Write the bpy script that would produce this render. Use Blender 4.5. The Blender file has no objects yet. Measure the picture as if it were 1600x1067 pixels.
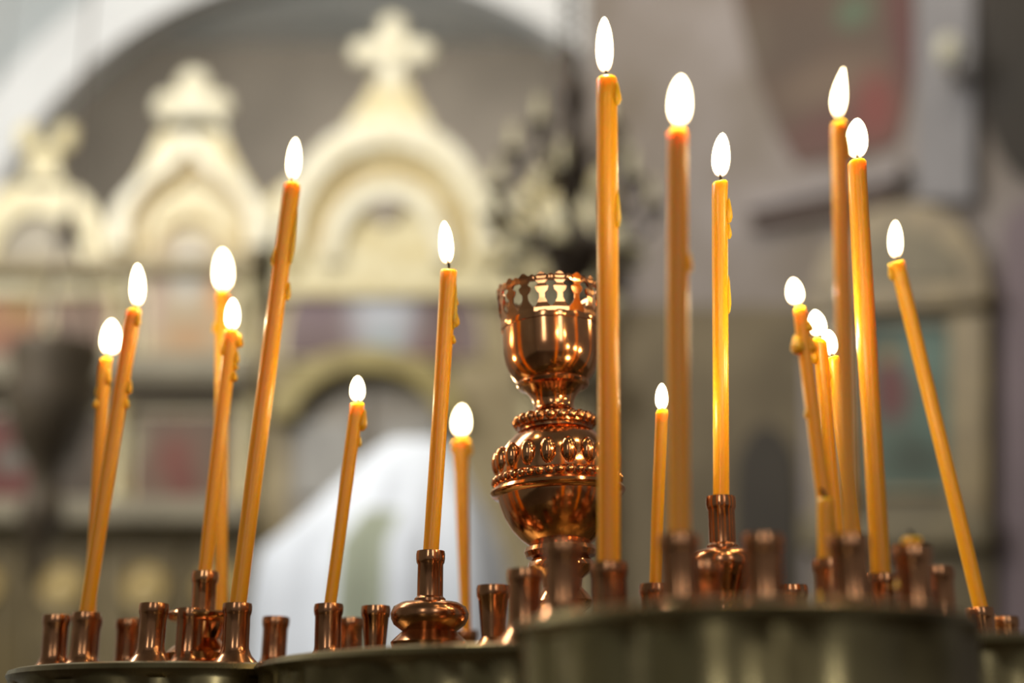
import bpy, bmesh, math, random
from mathutils import Vector, Matrix

# ------------------------------------------------------------------ camera, world, lights, exposure
random.seed(7)
S = bpy.context.scene
C = S.collection
F = 2200.0                      # focal length in pixels of the 1600 x 1067 frame
TH = math.radians(16.9)         # upward pitch
EYE = Vector((0, 0, 0.95))
cam_data = bpy.data.cameras.new('camera')
cam_data.sensor_width = 36.0
cam_data.lens = 36.0 * F / 1600.0
cam_data.clip_start = 0.02
cam_data.dof.use_dof = True
cam_data.dof.focus_distance = 0.735
cam_data.dof.aperture_fstop = 2.7
cam = bpy.data.objects.new('camera', cam_data)
cam.location = EYE
cam.rotation_euler = (math.pi / 2 + TH, 0, 0)
C.objects.link(cam)
S.camera = cam

w = bpy.data.worlds.new('world')
S.world = w
w.use_nodes = True
w.node_tree.nodes['Background'].inputs[0].default_value = (0.95, 0.95, 1.0, 1)
w.node_tree.nodes['Background'].inputs[1].default_value = 0.13


def area_light(name, loc, target, sx, sy, power, color):
    d = bpy.data.lights.new(name, 'AREA')
    d.shape = 'RECTANGLE'
    d.size, d.size_y = sx, sy
    d.energy = power
    d.color = color
    o = bpy.data.objects.new(name, d)
    o.location = loc
    o.rotation_euler = (Vector(target) - Vector(loc)).to_track_quat('-Z', 'Y').to_euler()
    C.objects.link(o)
    return o


area_light('left_window_light', (-2.3, 2.2, 3.9), (0.2, 4.6, 1.8), 1.0, 1.8, 108, (1.0, 0.98, 0.95))
area_light('icon_screen_light', (0.1, 2.9, 4.9), (0.0, 5.0, 2.3), 2.2, 0.5, 46, (1.0, 0.93, 0.80))
area_light('nave_fill_light', (-1.3, -3.2, 2.3), (0.0, 0.8, 1.0), 0.45, 1.7, 12, (0.96, 0.98, 1.0))  # this and the next: unseen lamps added for streak reflections and soft fill
area_light('nave_fill_light', (1.5, -3.2, 2.3), (0.0, 0.8, 1.0), 0.45, 1.7, 12, (0.96, 0.98, 1.0))
area_light('apse_light', (-0.4, 6.1, 5.0), (-0.4, 7.9, 2.6), 3.0, 0.4, 60, (1.0, 0.96, 0.90))  # unseen lamp added behind the arch to light the apse wall evenly

S.view_settings.view_transform = 'Standard'
S.view_settings.look = 'None'
S.view_settings.exposure = 0.0
S.view_settings.gamma = 1.0
S.view_settings.use_curve_mapping = False
S.cycles.use_denoising = True
S.cycles.max_bounces = 8
S.cycles.sample_clamp_indirect = 6.0

# ------------------------------------------------------------------ picture <-> world helpers
FWD = Vector((0, math.cos(TH), math.sin(TH)))
UPV = Vector((0, -math.sin(TH), math.cos(TH)))
RGT = Vector((1, 0, 0))


def ray(x, y):
    return FWD + RGT * ((x - 800.0) / F) - UPV * ((y - 533.5) / F)


def on_y(x, y, Y):
    d = ray(x, y)
    return EYE + d * (Y / d.y)


def on_z(x, y, z):
    d = ray(x, y)
    return EYE + d * ((z - EYE.z) / d.z)


def depth(p):
    return (p - EYE).dot(FWD)


# ------------------------------------------------------------------ materials
def srgb(r, g, b):
    def f(c):
        c /= 255.0
        return c / 12.92 if c <= 0.04045 else ((c + 0.055) / 1.055) ** 2.4
    return (f(r), f(g), f(b), 1.0)


def new_mat(name):
    m = bpy.data.materials.new(name)
    m.use_nodes = True
    nt = m.node_tree
    return m, nt, nt.nodes['Principled BSDF']


def mat(name, color, rough=0.5, metal=0.0, noise=0.0, scale=30.0, bump=0.0, color2=None, rough2=None):
    m, nt, b = new_mat(name)
    b.inputs['Base Color'].default_value = color
    b.inputs['Roughness'].default_value = rough
    b.inputs['Metallic'].default_value = metal
    if noise or bump:
        tc = nt.nodes.new('ShaderNodeTexCoord')
        n = nt.nodes.new('ShaderNodeTexNoise')
        n.inputs['Scale'].default_value = scale
        n.inputs['Detail'].default_value = 5
        nt.links.new(tc.outputs['Object'], n.inputs['Vector'])
        if noise:
            mx = nt.nodes.new('ShaderNodeMix')
            mx.data_type = 'RGBA'
            c2 = color2 or tuple(c * (1 - noise) for c in color[:3]) + (1,)
            mx.inputs[6].default_value = color
            mx.inputs[7].default_value = c2
            mr = nt.nodes.new('ShaderNodeMapRange')
            mr.inputs[1].default_value = 0.35
            mr.inputs[2].default_value = 0.7
            nt.links.new(n.outputs['Fac'], mr.inputs[0])
            nt.links.new(mr.outputs[0], mx.inputs[0])
            nt.links.new(mx.outputs[2], b.inputs['Base Color'])
            if rough2 is not None:
                r2 = nt.nodes.new('ShaderNodeMapRange')
                r2.inputs[1].default_value = 0.3
                r2.inputs[2].default_value = 0.75
                r2.inputs[3].default_value = rough
                r2.inputs[4].default_value = rough2
                nt.links.new(n.outputs['Fac'], r2.inputs[0])
                nt.links.new(r2.outputs[0], b.inputs['Roughness'])
        if bump:
            bp = nt.nodes.new('ShaderNodeBump')
            bp.inputs['Strength'].default_value = bump
            bp.inputs['Distance'].default_value = 0.002
            nt.links.new(n.outputs['Fac'], bp.inputs['Height'])
            nt.links.new(bp.outputs[0], b.inputs['Normal'])
    return m


def paint_mat(name, base, blobs, rough=0.6):
    """A painted panel: soft colour fields (u, v, ru, rv, colour, softness) in the panel's own metres."""
    m, nt, b = new_mat(name)
    b.inputs['Roughness'].default_value = rough
    tc = nt.nodes.new('ShaderNodeTexCoord')
    nz = nt.nodes.new('ShaderNodeTexNoise')
    nz.inputs['Scale'].default_value = 9.0
    nt.links.new(tc.outputs['Object'], nz.inputs['Vector'])
    prev = None
    mx = nt.nodes.new('ShaderNodeMix')
    mx.data_type = 'RGBA'
    mx.inputs[6].default_value = base
    mx.inputs[7].default_value = tuple(c * 0.72 for c in base[:3]) + (1,)
    nt.links.new(nz.outputs['Fac'], mx.inputs[0])
    prev = mx.outputs[2]
    for (u, v, ru, rv, col, soft) in blobs:
        sb = nt.nodes.new('ShaderNodeVectorMath')
        sb.operation = 'SUBTRACT'
        sb.inputs[1].default_value = (u, 0, v)
        nt.links.new(tc.outputs['Object'], sb.inputs[0])
        dv = nt.nodes.new('ShaderNodeVectorMath')
        dv.operation = 'MULTIPLY'
        dv.inputs[1].default_value = (1.0 / ru, 0, 1.0 / rv)
        nt.links.new(sb.outputs[0], dv.inputs[0])
        ln = nt.nodes.new('ShaderNodeVectorMath')
        ln.operation = 'LENGTH'
        nt.links.new(dv.outputs[0], ln.inputs[0])
        mr = nt.nodes.new('ShaderNodeMapRange')
        mr.interpolation_type = 'SMOOTHSTEP'
        mr.inputs[1].default_value = 1.0 - soft
        mr.inputs[2].default_value = 1.0
        mr.inputs[3].default_value = 1.0
        mr.inputs[4].default_value = 0.0
        nt.links.new(ln.outputs['Value'], mr.inputs[0])
        mx = nt.nodes.new('ShaderNodeMix')
        mx.data_type = 'RGBA'
        nt.links.new(mr.outputs[0], mx.inputs[0])
        nt.links.new(prev, mx.inputs[6])
        mx.inputs[7].default_value = col
        prev = mx.outputs[2]
    nt.links.new(prev, b.inputs['Base Color'])
    return m


COPPER = mat('polished_copper', (0.82, 0.40, 0.17, 1), 0.09, 1.0, 0.5, 45, 0.03, (0.55, 0.22, 0.085, 1), 0.20)
COPPER_OLD = mat('darkened_copper', (0.62, 0.29, 0.13, 1), 0.14, 1.0, 0.5, 60, 0.04, (0.36, 0.16, 0.07, 1), 0.28)
BRASS = mat('tarnished_brass', (0.40, 0.32, 0.15, 1), 0.20, 1.0, 0.6, 22, 0.06, (0.13, 0.095, 0.04, 1), 0.40)
WICK = mat('charred_wick', (0.02, 0.015, 0.012, 1), 0.9, 0.0, 0.4, 400)
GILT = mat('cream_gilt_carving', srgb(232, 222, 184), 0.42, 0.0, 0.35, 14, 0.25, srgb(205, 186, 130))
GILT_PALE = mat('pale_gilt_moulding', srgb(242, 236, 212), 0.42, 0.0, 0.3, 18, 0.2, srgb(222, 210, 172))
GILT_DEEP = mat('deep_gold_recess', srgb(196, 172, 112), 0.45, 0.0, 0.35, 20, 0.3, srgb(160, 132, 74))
STONE = mat('grey_stone_moulding', srgb(146, 136, 112), 0.6, 0.0, 0.3, 8, 0.2)
BRONZE = mat('dark_bronze', (0.075, 0.050, 0.030, 1), 0.5, 0.3, 0.4, 40, 0.1)
OLIVE = mat('olive_gold_panel', srgb(104, 88, 50), 0.5, 0.0, 0.5, 7, 0.3, srgb(92, 78, 46))


def wax_material():
    m, nt, b = new_mat('orange_beeswax')
    b.inputs['Base Color'].default_value = srgb(255, 174, 26)
    b.inputs['Roughness'].default_value = 0.34
    b.inputs['Subsurface Weight'].default_value = 0.8
    b.inputs['Subsurface Radius'].default_value = (1.0, 0.64, 0.17)
    b.inputs['Subsurface Scale'].default_value = 0.009
    tc = nt.nodes.new('ShaderNodeTexCoord')
    n = nt.nodes.new('ShaderNodeTexNoise')
    n.inputs['Scale'].default_value = 160
    n.inputs['Detail'].default_value = 3
    bp = nt.nodes.new('ShaderNodeBump')
    bp.inputs['Strength'].default_value = 0.12
    bp.inputs['Distance'].default_value = 0.001
    nt.links.new(tc.outputs['Object'], n.inputs['Vector'])
    nt.links.new(n.outputs['Fac'], bp.inputs['Height'])
    nt.links.new(bp.outputs[0], b.inputs['Normal'])
    return m


WAX = wax_material()


def flame_material():
    m = bpy.data.materials.new('candle_flame')
    m.use_nodes = True
    nt = m.node_tree
    nt.nodes.clear()
    out = nt.nodes.new('ShaderNodeOutputMaterial')
    em = nt.nodes.new('ShaderNodeEmission')
    tr = nt.nodes.new('ShaderNodeBsdfTransparent')
    ms = nt.nodes.new('ShaderNodeAddShader')
    tc = nt.nodes.new('ShaderNodeTexCoord')
    sp = nt.nodes.new('ShaderNodeSeparateXYZ')
    rc = nt.nodes.new('ShaderNodeValToRGB')
    rc.color_ramp.elements[0].position = 0.0
    rc.color_ramp.elements[0].color = (0.9, 0.50, 0.25, 1)
    rc.color_ramp.elements[1].position = 0.25
    rc.color_ramp.elements[1].color = (1.0, 0.80, 0.46, 1)
    rs = nt.nodes.new('ShaderNodeMapRange')
    rs.inputs[1].default_value = 0.0
    rs.inputs[2].default_value = 0.22
    rs.inputs[3].default_value = 0.25
    rs.inputs[4].default_value = FLAME_POWER
    L = nt.links.new
    L(tc.outputs['Generated'], sp.inputs[0])
    for n in (rc, rs):
        L(sp.outputs[2], n.inputs[0])
    L(rc.outputs[0], em.inputs['Color'])
    lw = nt.nodes.new('ShaderNodeLayerWeight')      # thin gas at the rim gives less light than the full depth of the core
    lw.inputs['Blend'].default_value = 0.5
    rf = nt.nodes.new('ShaderNodeMapRange')
    rf.inputs[1].default_value = 0.35
    rf.inputs[2].default_value = 1.0
    rf.inputs[3].default_value = 1.0
    rf.inputs[4].default_value = 0.03
    rf.interpolation_type = 'SMOOTHSTEP'
    mu = nt.nodes.new('ShaderNodeMath')
    mu.operation = 'MULTIPLY'
    L(lw.outputs['Facing'], rf.inputs[0])
    L(rf.outputs[0], mu.inputs[0])
    L(rs.outputs[0], mu.inputs[1])
    L(mu.outputs[0], em.inputs['Strength'])
    L(tr.outputs[0], ms.inputs[0])
    L(em.outputs[0], ms.inputs[1])
    L(ms.outputs[0], out.inputs['Surface'])
    return m


FLAME_POWER = 9.0
FLAME = flame_material()


# ------------------------------------------------------------------ mesh helpers
def link(o, parent=None):
    C.objects.link(o)
    if parent is not None:
        o.parent = parent
    return o


def obj(name, bm, m, parent=None, smooth=True):
    bmesh.ops.recalc_face_normals(bm, faces=bm.faces[:])
    me = bpy.data.meshes.new(name)
    bm.to_mesh(me)
    bm.free()
    if smooth:
        for p in me.polygons:
            p.use_smooth = True
        me.set_sharp_from_angle(angle=math.radians(42))
    me.materials.append(m)
    return link(bpy.data.objects.new(name, me), parent)


def thing(name, label, cat, matrix=None, group=None):
    o = bpy.data.objects.new(name, None)
    o.empty_display_size = 0.02
    C.objects.link(o)
    if matrix is not None:
        o.matrix_world = matrix
    tag(o, label, cat, group)
    return o


def tag(o, label, cat, group=None):
    o['label'] = label
    o['category'] = cat
    if group:
        o['group'] = group
    return o


def struct(o):
    o['kind'] = 'structure'
    return o


def share(src, parent, matrix=None):
    o = src.copy()
    C.objects.link(o)
    o.parent = parent
    if matrix is not None:
        o.matrix_local = matrix
    return o


def add_lathe(bm, prof, n=32, M=None, closed=False):
    M = M or Matrix()
    rings = []
    for (r, z) in prof:
        if r < 1e-6:
            rings.append([bm.verts.new(M @ Vector((0, 0, z)))])
        else:
            rings.append([bm.verts.new(M @ Vector((r * math.cos(2 * math.pi * k / n), r * math.sin(2 * math.pi * k / n), z)))
                          for k in range(n)])
    pairs = list(zip(rings, rings[1:]))
    if closed:
        pairs.append((rings[-1], rings[0]))
    for a, b in pairs:
        for k in range(n):
            j = (k + 1) % n
            if len(a) == 1 and len(b) == 1:
                continue
            if len(a) == 1:
                bm.faces.new((a[0], b[j], b[k]))
            elif len(b) == 1:
                bm.faces.new((a[k], a[j], b[0]))
            else:
                bm.faces.new((a[k], a[j], b[j], b[k]))
    return bm


def lathe(prof, n=32, M=None, closed=False):
    return add_lathe(bmesh.new(), prof, n, M, closed)


def add_tube(bm, pts, rads, n=10, cap=True):
    pts = [Vector(p) for p in pts]
    rings = []
    t0 = (pts[1] - pts[0]).normalized()
    ref = Vector((1, 0, 0)) if abs(t0.x) < 0.9 else Vector((0, 1, 0))
    for i, p in enumerate(pts):
        t = (pts[min(i + 1, len(pts) - 1)] - pts[max(i - 1, 0)]).normalized()
        a = (ref - t * ref.dot(t)).normalized()
        b = t.cross(a)
        ref = a
        r = rads[i] if hasattr(rads, '__len__') else rads
        rings.append([bm.verts.new(p + a * (r * math.cos(2 * math.pi * k / n)) + b * (r * math.sin(2 * math.pi * k / n)))
                      for k in range(n)])
    for a, b in zip(rings, rings[1:]):
        for k in range(n):
            j = (k + 1) % n
            bm.faces.new((a[k], a[j], b[j], b[k]))
    if cap:
        bm.faces.new(rings[0][::-1])
        bm.faces.new(rings[-1])
    return bm


def add_prism(bm, pts, d0, d1, bevel=0.0):
    """Outline in (u, v), between depths d0 and d1 along local -Y (towards the viewer)."""
    ar = sum(pts[i][0] * pts[(i + 1) % len(pts)][1] - pts[(i + 1) % len(pts)][0] * pts[i][1] for i in range(len(pts)))
    if ar < 0:
        pts = pts[::-1]
    a = [bm.verts.new((u, -d0, v)) for u, v in pts]
    b = [bm.verts.new((u, -d1, v)) for u, v in pts]
    n = len(pts)
    bm.faces.new(a[::-1])
    front = bm.faces.new(b)
    for k in range(n):
        j = (k + 1) % n
        bm.faces.new((a[k], a[j], b[j], b[k]))
    if bevel:
        bmesh.ops.bevel(bm, geom=list(front.edges), offset=bevel, segments=2, affect='EDGES', profile=0.5)
    return bm


def add_strip(bm, inner, outer, d0, d1):
    """A band between two equally long open curves in (u, v)."""
    n = len(inner)
    V = [[bm.verts.new((u, -d, v)) for u, v in c] for c in (inner, outer) for d in (d0, d1)]
    i0, i1, o0, o1 = V
    for k in range(n - 1):
        bm.faces.new((i1[k], i1[k + 1], o1[k + 1], o1[k]))
        bm.faces.new((i0[k], o0[k], o0[k + 1], i0[k + 1]))
        bm.faces.new((i0[k], i0[k + 1], i1[k + 1], i1[k]))
        bm.faces.new((o0[k], o1[k], o1[k + 1], o0[k + 1]))
    for k in (0, n - 1):
        bm.faces.new((i0[k], i1[k], o1[k], o0[k]))
    return bm


def add_ball(bm, c, r, u=10, v=6):
    M = Matrix.Translation(c) @ Matrix.Diagonal((r if not hasattr(r, '__len__') else r[0],
                                                r if not hasattr(r, '__len__') else r[1],
                                                r if not hasattr(r, '__len__') else r[2], 1))
    bmesh.ops.create_uvsphere(bm, u_segments=u, v_segments=v, radius=1.0, matrix=M)
    return bm


class Plane:
    """An upright plane (wall or screen): local x along it, local z up, local -y towards the viewer."""

    def __init__(self, o, u):
        self.o = Vector(o)
        self.u = Vector(u).normalized()
        self.n = Vector((self.u.y, -self.u.x, 0))      # towards the viewer for u = +X
        self.M = Matrix(((self.u.x, -self.n.x, 0, self.o.x), (self.u.y, -self.n.y, 0, self.o.y),
                         (0, 0, 1, self.o.z), (0, 0, 0, 1)))

    def uv(self, x, y):
        d = ray(x, y)
        t = (self.o - EYE).dot(self.n) / d.dot(self.n)
        p = EYE + d * t - self.o
        return (p.dot(self.u), p.z)

    def pts(self, px):
        return [self.uv(x, y) for x, y in px]


def smooth_curve(pts, n=6):
    """Catmull-Rom through the points."""
    out = []
    P = [pts[0]] + list(pts) + [pts[-1]]
    for i in range(1, len(P) - 2):
        for k in range(n):
            t = k / n
            out.append(tuple(0.5 * (2 * P[i][c] + (P[i + 1][c] - P[i - 1][c]) * t
                                    + (2 * P[i - 1][c] - 5 * P[i][c] + 4 * P[i + 1][c] - P[i + 2][c]) * t * t
                                    + (3 * P[i][c] - P[i - 1][c] - 3 * P[i + 1][c] + P[i + 2][c]) * t ** 3) for c in (0, 1)))
    out.append(tuple(pts[-1]))
    return out


def arc(cx, cy, rx, ry, a0, a1, n=20):
    return [(cx + rx * math.cos(math.radians(a0 + (a1 - a0) * k / n)), cy - ry * math.sin(math.radians(a0 + (a1 - a0) * k / n)))
            for k in range(n + 1)]


def rect(x0, y0, x1, y1):
    return [(x0, y1), (x1, y1), (x1, y0), (x0, y0)]


def blobs_px(pl, items):
    """Colour fields given by picture position and radius on a plane."""
    out = []
    for (x, y, rx, ry, col, soft) in items:
        u, v = pl.uv(x, y)
        out.append((u, v, abs(pl.uv(x + rx, y)[0] - u), abs(pl.uv(x, y - ry)[1] - v), srgb(*col), soft))
    return out


# ------------------------------------------------------------------ the room
ICON = Plane((0, 5.0, 0), (1, 0, 0))          # the icon screen
ARCH = Plane((0, 5.7, 0), (1, 0, 0))          # wall with the apse arch
SIDE_A, SIDE_B = Vector((0.31, 5.22, 0)), Vector((1.95, 4.12, 0))
SIDE = Plane(SIDE_A, SIDE_B - SIDE_A)         # slanting wall on the right
if SIDE.n.dot(EYE - SIDE.o) < 0:
    SIDE.n = -SIDE.n
CEIL = 5.3


def box_bm(x0, y0, z0, x1, y1, z1):
    bm = bmesh.new()
    bmesh.ops.create_cube(bm, size=1.0, matrix=Matrix.Translation(((x0 + x1) / 2, (y0 + y1) / 2, (z0 + z1) / 2))
                          @ Matrix.Diagonal((x1 - x0, y1 - y0, z1 - z0, 1)))
    return bm


PLASTER_GREY = mat('apse_plaster', srgb(150, 141, 128), 0.85, 0, 0.2, 2.0, 0.1)
PLASTER_PALE = mat('pale_wall_plaster', srgb(205, 208, 206), 0.8, 0, 0.15, 2.0, 0.1, srgb(186, 192, 192))
PLASTER_BLUE = mat('blue_grey_wall_plaster', srgb(146, 136, 130), 0.8, 0, 0.3, 2.5, 0.1, srgb(118, 106, 92))
FLOORM = mat('dark_floor_stone', srgb(92, 80, 66), 0.5, 0, 0.4, 3.0, 0.1)
struct(obj('floor', box_bm(-3.2, -3.4, -0.1, 3.6, 8.2, 0.0), FLOORM))
struct(obj('ceiling', box_bm(-3.2, -3.4, CEIL, 3.6, 8.2, CEIL + 0.1), PLASTER_PALE))
struct(obj('wall_left', box_bm(-3.2, -3.4, 0, -3.1, 8.2, CEIL), PLASTER_PALE))
struct(obj('wall_back', box_bm(-3.1, 7.9, 0, 3.5, 8.0, CEIL), PLASTER_GREY))

ARC_C, ARC_R = (540, 560), 590
aw = bmesh.new()
ain = ARCH.pts(arc(ARC_C[0], ARC_C[1], ARC_R, ARC_R, 0, 180, 40))
uR, uL = ain[0][0], ain[-1][0]
outer = [(0.62 + 0.2, 0.0), (0.62 + 0.2, CEIL), (-3.1, CEIL), (-3.1, 0.0)]
poly = [(uR, 0.0)] + ain + [(uL, 0.0)]
# the wall round the opening: three filled pieces in one shell
top = [(u, CEIL) for u, v in ain]
add_strip(aw, ain, top, -0.08, 0.0)
add_prism(aw, [(-3.1, 0), (uL, 0), (uL, CEIL), (-3.1, CEIL)], -0.08, 0.0)
wall_arch = struct(obj('wall_arch', aw, PLASTER_PALE, smooth=False))
wall_arch.matrix_world = ARCH.M
struct(obj('wall_pier', box_bm(0.325, 5.32, 0, 0.45, 7.9, CEIL), PLASTER_BLUE, smooth=False))
ARCH_TRIM = mat('white_arch_plaster', srgb(240, 240, 238), 0.6, 0, 0.1, 3.0, 0.05)
tb = bmesh.new()
aout = ARCH.pts(arc(ARC_C[0], ARC_C[1], ARC_R + 88, ARC_R + 88, 0, 180, 40))
add_strip(tb, ain, aout, 0.0, 0.07)
aout2 = ARCH.pts(arc(ARC_C[0], ARC_C[1], ARC_R + 34, ARC_R + 34, 0, 180, 40))
add_strip(tb, ain, aout2, 0.0701, 0.10)
t = struct(obj('trim_1', tb, ARCH_TRIM))
t.matrix_world = ARCH.M

# the slanting side wall and what is fixed to it
sw = bmesh.new()
SLEN = (SIDE_B - SIDE_A).length
add_prism(sw, [(0, 0), (SLEN + 2.2, 0), (SLEN + 2.2, CEIL), (0, CEIL)], -0.12, 0.0)
wall_right = struct(obj('wall_right', sw, PLASTER_BLUE, smooth=False))
wall_right.matrix_world = SIDE.M


def side_part(name, px_pts, m, d0, d1, parent=None, bevel=0.0):
    o = obj(name, add_prism(bmesh.new(), SIDE.pts(px_pts), d0, d1, bevel), m, parent, smooth=False)
    if parent is None:
        o.matrix_world = SIDE.M
    return o


FRESCO = paint_mat('fresco_paint', srgb(88, 66, 48), blobs_px(SIDE, [
    (1230, 60, 110, 90, (78, 60, 44), 0.7), (1300, 130, 130, 60, (102, 81, 62), 0.8),
    (1335, 20, 45, 40, (76, 92, 67), 0.8), (1290, 210, 110, 60, (89, 52, 40), 0.8),
    (1370, 170, 60, 90, (113, 46, 33), 0.8), (1410, 40, 26, 150, (83, 33, 27), 0.6),
    (1180, 60, 40, 80, (88, 73, 57), 0.8)]))
fr = struct(side_part('trim_2', smooth_curve([(1140, -60), (1165, 60), (1205, 180), (1245, 258)], 5)
                      + [(1330, 250), (1405, 225), (1428, 120), (1432, -60)], FRESCO, 0.0, 0.008))
# cornice of the wall under the fresco: brown band and pale moulding
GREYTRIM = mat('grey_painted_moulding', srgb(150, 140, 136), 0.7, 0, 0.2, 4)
BROWNTRIM = mat('brown_painted_moulding', srgb(118, 100, 90), 0.7, 0, 0.2, 4)
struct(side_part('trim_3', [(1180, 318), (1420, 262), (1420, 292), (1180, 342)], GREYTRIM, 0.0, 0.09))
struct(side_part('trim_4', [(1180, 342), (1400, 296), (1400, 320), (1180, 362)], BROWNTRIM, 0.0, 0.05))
PIL = mat('pilaster_plaster', srgb(140, 136, 136), 0.75, 0, 0.2, 3)
struct(side_part('trim_5', rect(1440, -80, 1528, 322), PIL, 0.0, 0.06))
# dark arched niche at the right edge of the frame
NICHE = mat('dark_niche_paint', srgb(42, 32, 18), 0.7, 0, 0.3, 5)
struct(side_part('window_1', [(1700, -80), (1545, -80), (1532, 100)]
                 + smooth_curve([(1532, 120), (1545, 200), (1580, 265), (1640, 300), (1700, 320)], 4), NICHE, 0.0, 0.02))
PINKW = mat('mauve_dado_plaster', srgb(128, 112, 114), 0.75, 0, 0.2, 3)
struct(side_part('trim_6', [(1570, 360), (1600, 318), (1720, 330), (1720, 1300), (1570, 1300)], PINKW, 0.0, 0.04))
DADO = mat('olive_dado_paint', srgb(118, 104, 78), 0.75, 0, 0.4, 3, 0.1, srgb(88, 76, 54))
struct(side_part('trim_8', rect(936, 480, 1268, 1250), DADO, 0.0, 0.01))
DARKN = mat('dark_recess_paint', srgb(60, 52, 40), 0.75, 0, 0.3, 3)  # flat panel for a wall niche, its dark depth put into the colour
struct(side_part('niche_1', smooth_curve([(1150, 1100), (1152, 760), (1170, 690), (1200, 665), (1232, 690), (1250, 760), (1252, 1100)], 4),
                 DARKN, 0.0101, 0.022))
niche_frame = struct(side_part('trim_7', [(1262, 1100), (1290, 1100), (1290, 560), (1262, 560)], GREYTRIM, 0.0, 0.03))

# wall lamp: pale round shade high on the pilaster
SHADE = mat('cream_lamp_glass', srgb(206, 200, 176), 0.35)
lampP = Vector((*SIDE.uv(1508, 112), 0))
lt = thing('wall_lamp', 'cream round glass wall lamp high on the grey pilaster', 'lamp',
           SIDE.M @ Matrix.Translation((lampP[0], -0.10, lampP[1])))
obj('lamp_shade', add_ball(bmesh.new(), (0, -0.075, 0), (0.042, 0.045, 0.06), 20, 12), SHADE, lt)
obj('lamp_arm', add_tube(bmesh.new(), [(0, 0.0, -0.07), (0, -0.04, -0.075), (0, -0.075, -0.056)], 0.006), BRONZE, lt)
obj('wall_plate', lathe([(0, 0), (0.03, 0), (0.026, 0.008), (0, 0.01)], 20,
                        Matrix.Translation((0, 0, -0.07)) @ Matrix.Rotation(math.pi / 2, 4, 'X')), BRONZE, lt)

# kiot: gold arched icon case on the side wall
kio = thing('icon_case', 'gold icon case with a rounded pediment on the right wall', 'icon case', SIDE.M.copy())
KG = mat('dull_gold_case', srgb(150, 130, 88), 0.45, 0, 0.4, 9, 0.3, srgb(116, 98, 64))
KG2 = mat('olive_case_moulding', srgb(122, 108, 74), 0.5, 0, 0.4, 9, 0.2)
side_part('pediment', [(1285, 470), (1300, 415)] + smooth_curve([(1318, 392), (1360, 350), (1425, 332), (1495, 345), (1532, 392)], 4)
          + [(1548, 415), (1556, 470)], KG, 0.0, 0.10, kio)
side_part('pediment_panel', smooth_curve([(1330, 455), (1345, 410), (1425, 372), (1500, 402), (1520, 452)], 4), KG2, 0.1001, 0.11, kio)
side_part('cornice', [(1275, 478), (1562, 462), (1562, 486), (1275, 506)], KG, 0.0, 0.13, kio, 0.008)
for (a, b) in ((1288, 1345), (1500, 1556)):
    side_part('side_post', rect(a, 500, b, 830), KG, 0.0, 0.10, kio, 0.006)
side_part('back_board', rect(1340, 490, 1506, 830), KG2, 0.0, 0.04, kio)
side_part('sill', [(1275, 815), (1565, 812), (1565, 860), (1275, 866)], KG2, 0.0, 0.14, kio, 0.008)
side_part('lower_panel', rect(1285, 862, 1560, 1250), OLIVE, 0.0, 0.07, kio)
ICONG = paint_mat('teal_icon_paint', srgb(84, 100, 84), blobs_px(SIDE, [
    (1450, 560, 60, 70, (94, 116, 102), 0.8), (1440, 720, 80, 60, (56, 65, 49), 0.9),
    (1400, 615, 40, 70, (97, 49, 44), 0.6), (1398, 560, 16, 18, (140, 112, 67), 0.5),
    (1470, 660, 40, 60, (80, 102, 88), 0.8)]))
ki = thing('icon', 'teal icon with a red robed figure inside the gold case', 'icon', SIDE.M.copy())
side_part('painted_panel', rect(1356, 512, 1496, 770), ICONG, 0.041, 0.055, ki)
fb = bmesh.new()
for r_ in (rect(1348, 504, 1358, 778), rect(1494, 504, 1504, 778), rect(1358, 504, 1494, 512), rect(1358, 770, 1494, 778)):
    add_prism(fb, SIDE.pts(r_), 0.041, 0.07)
obj('icon_frame', fb, KG, ki, smooth=False)


# ------------------------------------------------------------------ icon screen
def screen_part(name, px_pts, m, d0, d1, parent, bevel=0.0):
    return obj(name, add_prism(bmesh.new(), ICON.pts(px_pts), d0, d1, bevel), m, parent, smooth=False)


def band(name, inner, outer_, m, d0, d1, parent):
    return obj(name, add_strip(bmesh.new(), ICON.pts(inner), ICON.pts(outer_), d0, d1), m, parent)


ico = thing('iconostasis', 'cream and gold icon screen with arched gables before the apse', 'icon screen', ICON.M.copy())
fz = -1.0
FLOOR_PX = 1685


def mirror(pts, cx):
    return [(2 * cx - x, y) for x, y in pts]


def gable(cx, half, pts_right, d, parent, name='gable'):
    """A symmetric crest: pts_right runs from the apex down to the outer right edge."""
    r = smooth_curve([(cx + dx, y) for dx, y in pts_right], 5)
    outline = r + [(cx + pts_right[-1][0], 470), (cx - pts_right[-1][0], 470)] + mirror(r, cx)[::-1][:-1]
    return screen_part(name, outline, GILT, 0.0, d, parent, 0.012)


# body boards of the bays (lower tiers)
WHITEG = mat('cream_painted_board', srgb(168, 152, 116), 0.55, 0, 0.3, 7, 0.2, srgb(132, 116, 82))
for (a, b) in ((-330, -113), (-112, 163), (164, 401), (809, 925)):
    screen_part('bay_board', rect(a, 440, b, FLOOR_PX), WHITEG, -0.04, 0.0, ico)
screen_part('bay_board', rect(402, 440, 450, FLOOR_PX), WHITEG, -0.04, 0.0, ico)
screen_part('bay_board', rect(708, 440, 808, FLOOR_PX), WHITEG, -0.04, 0.0, ico)
screen_part('door_lintel', rect(446, 455, 764, 720), WHITEG, -0.07, -0.0405, ico)

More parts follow.
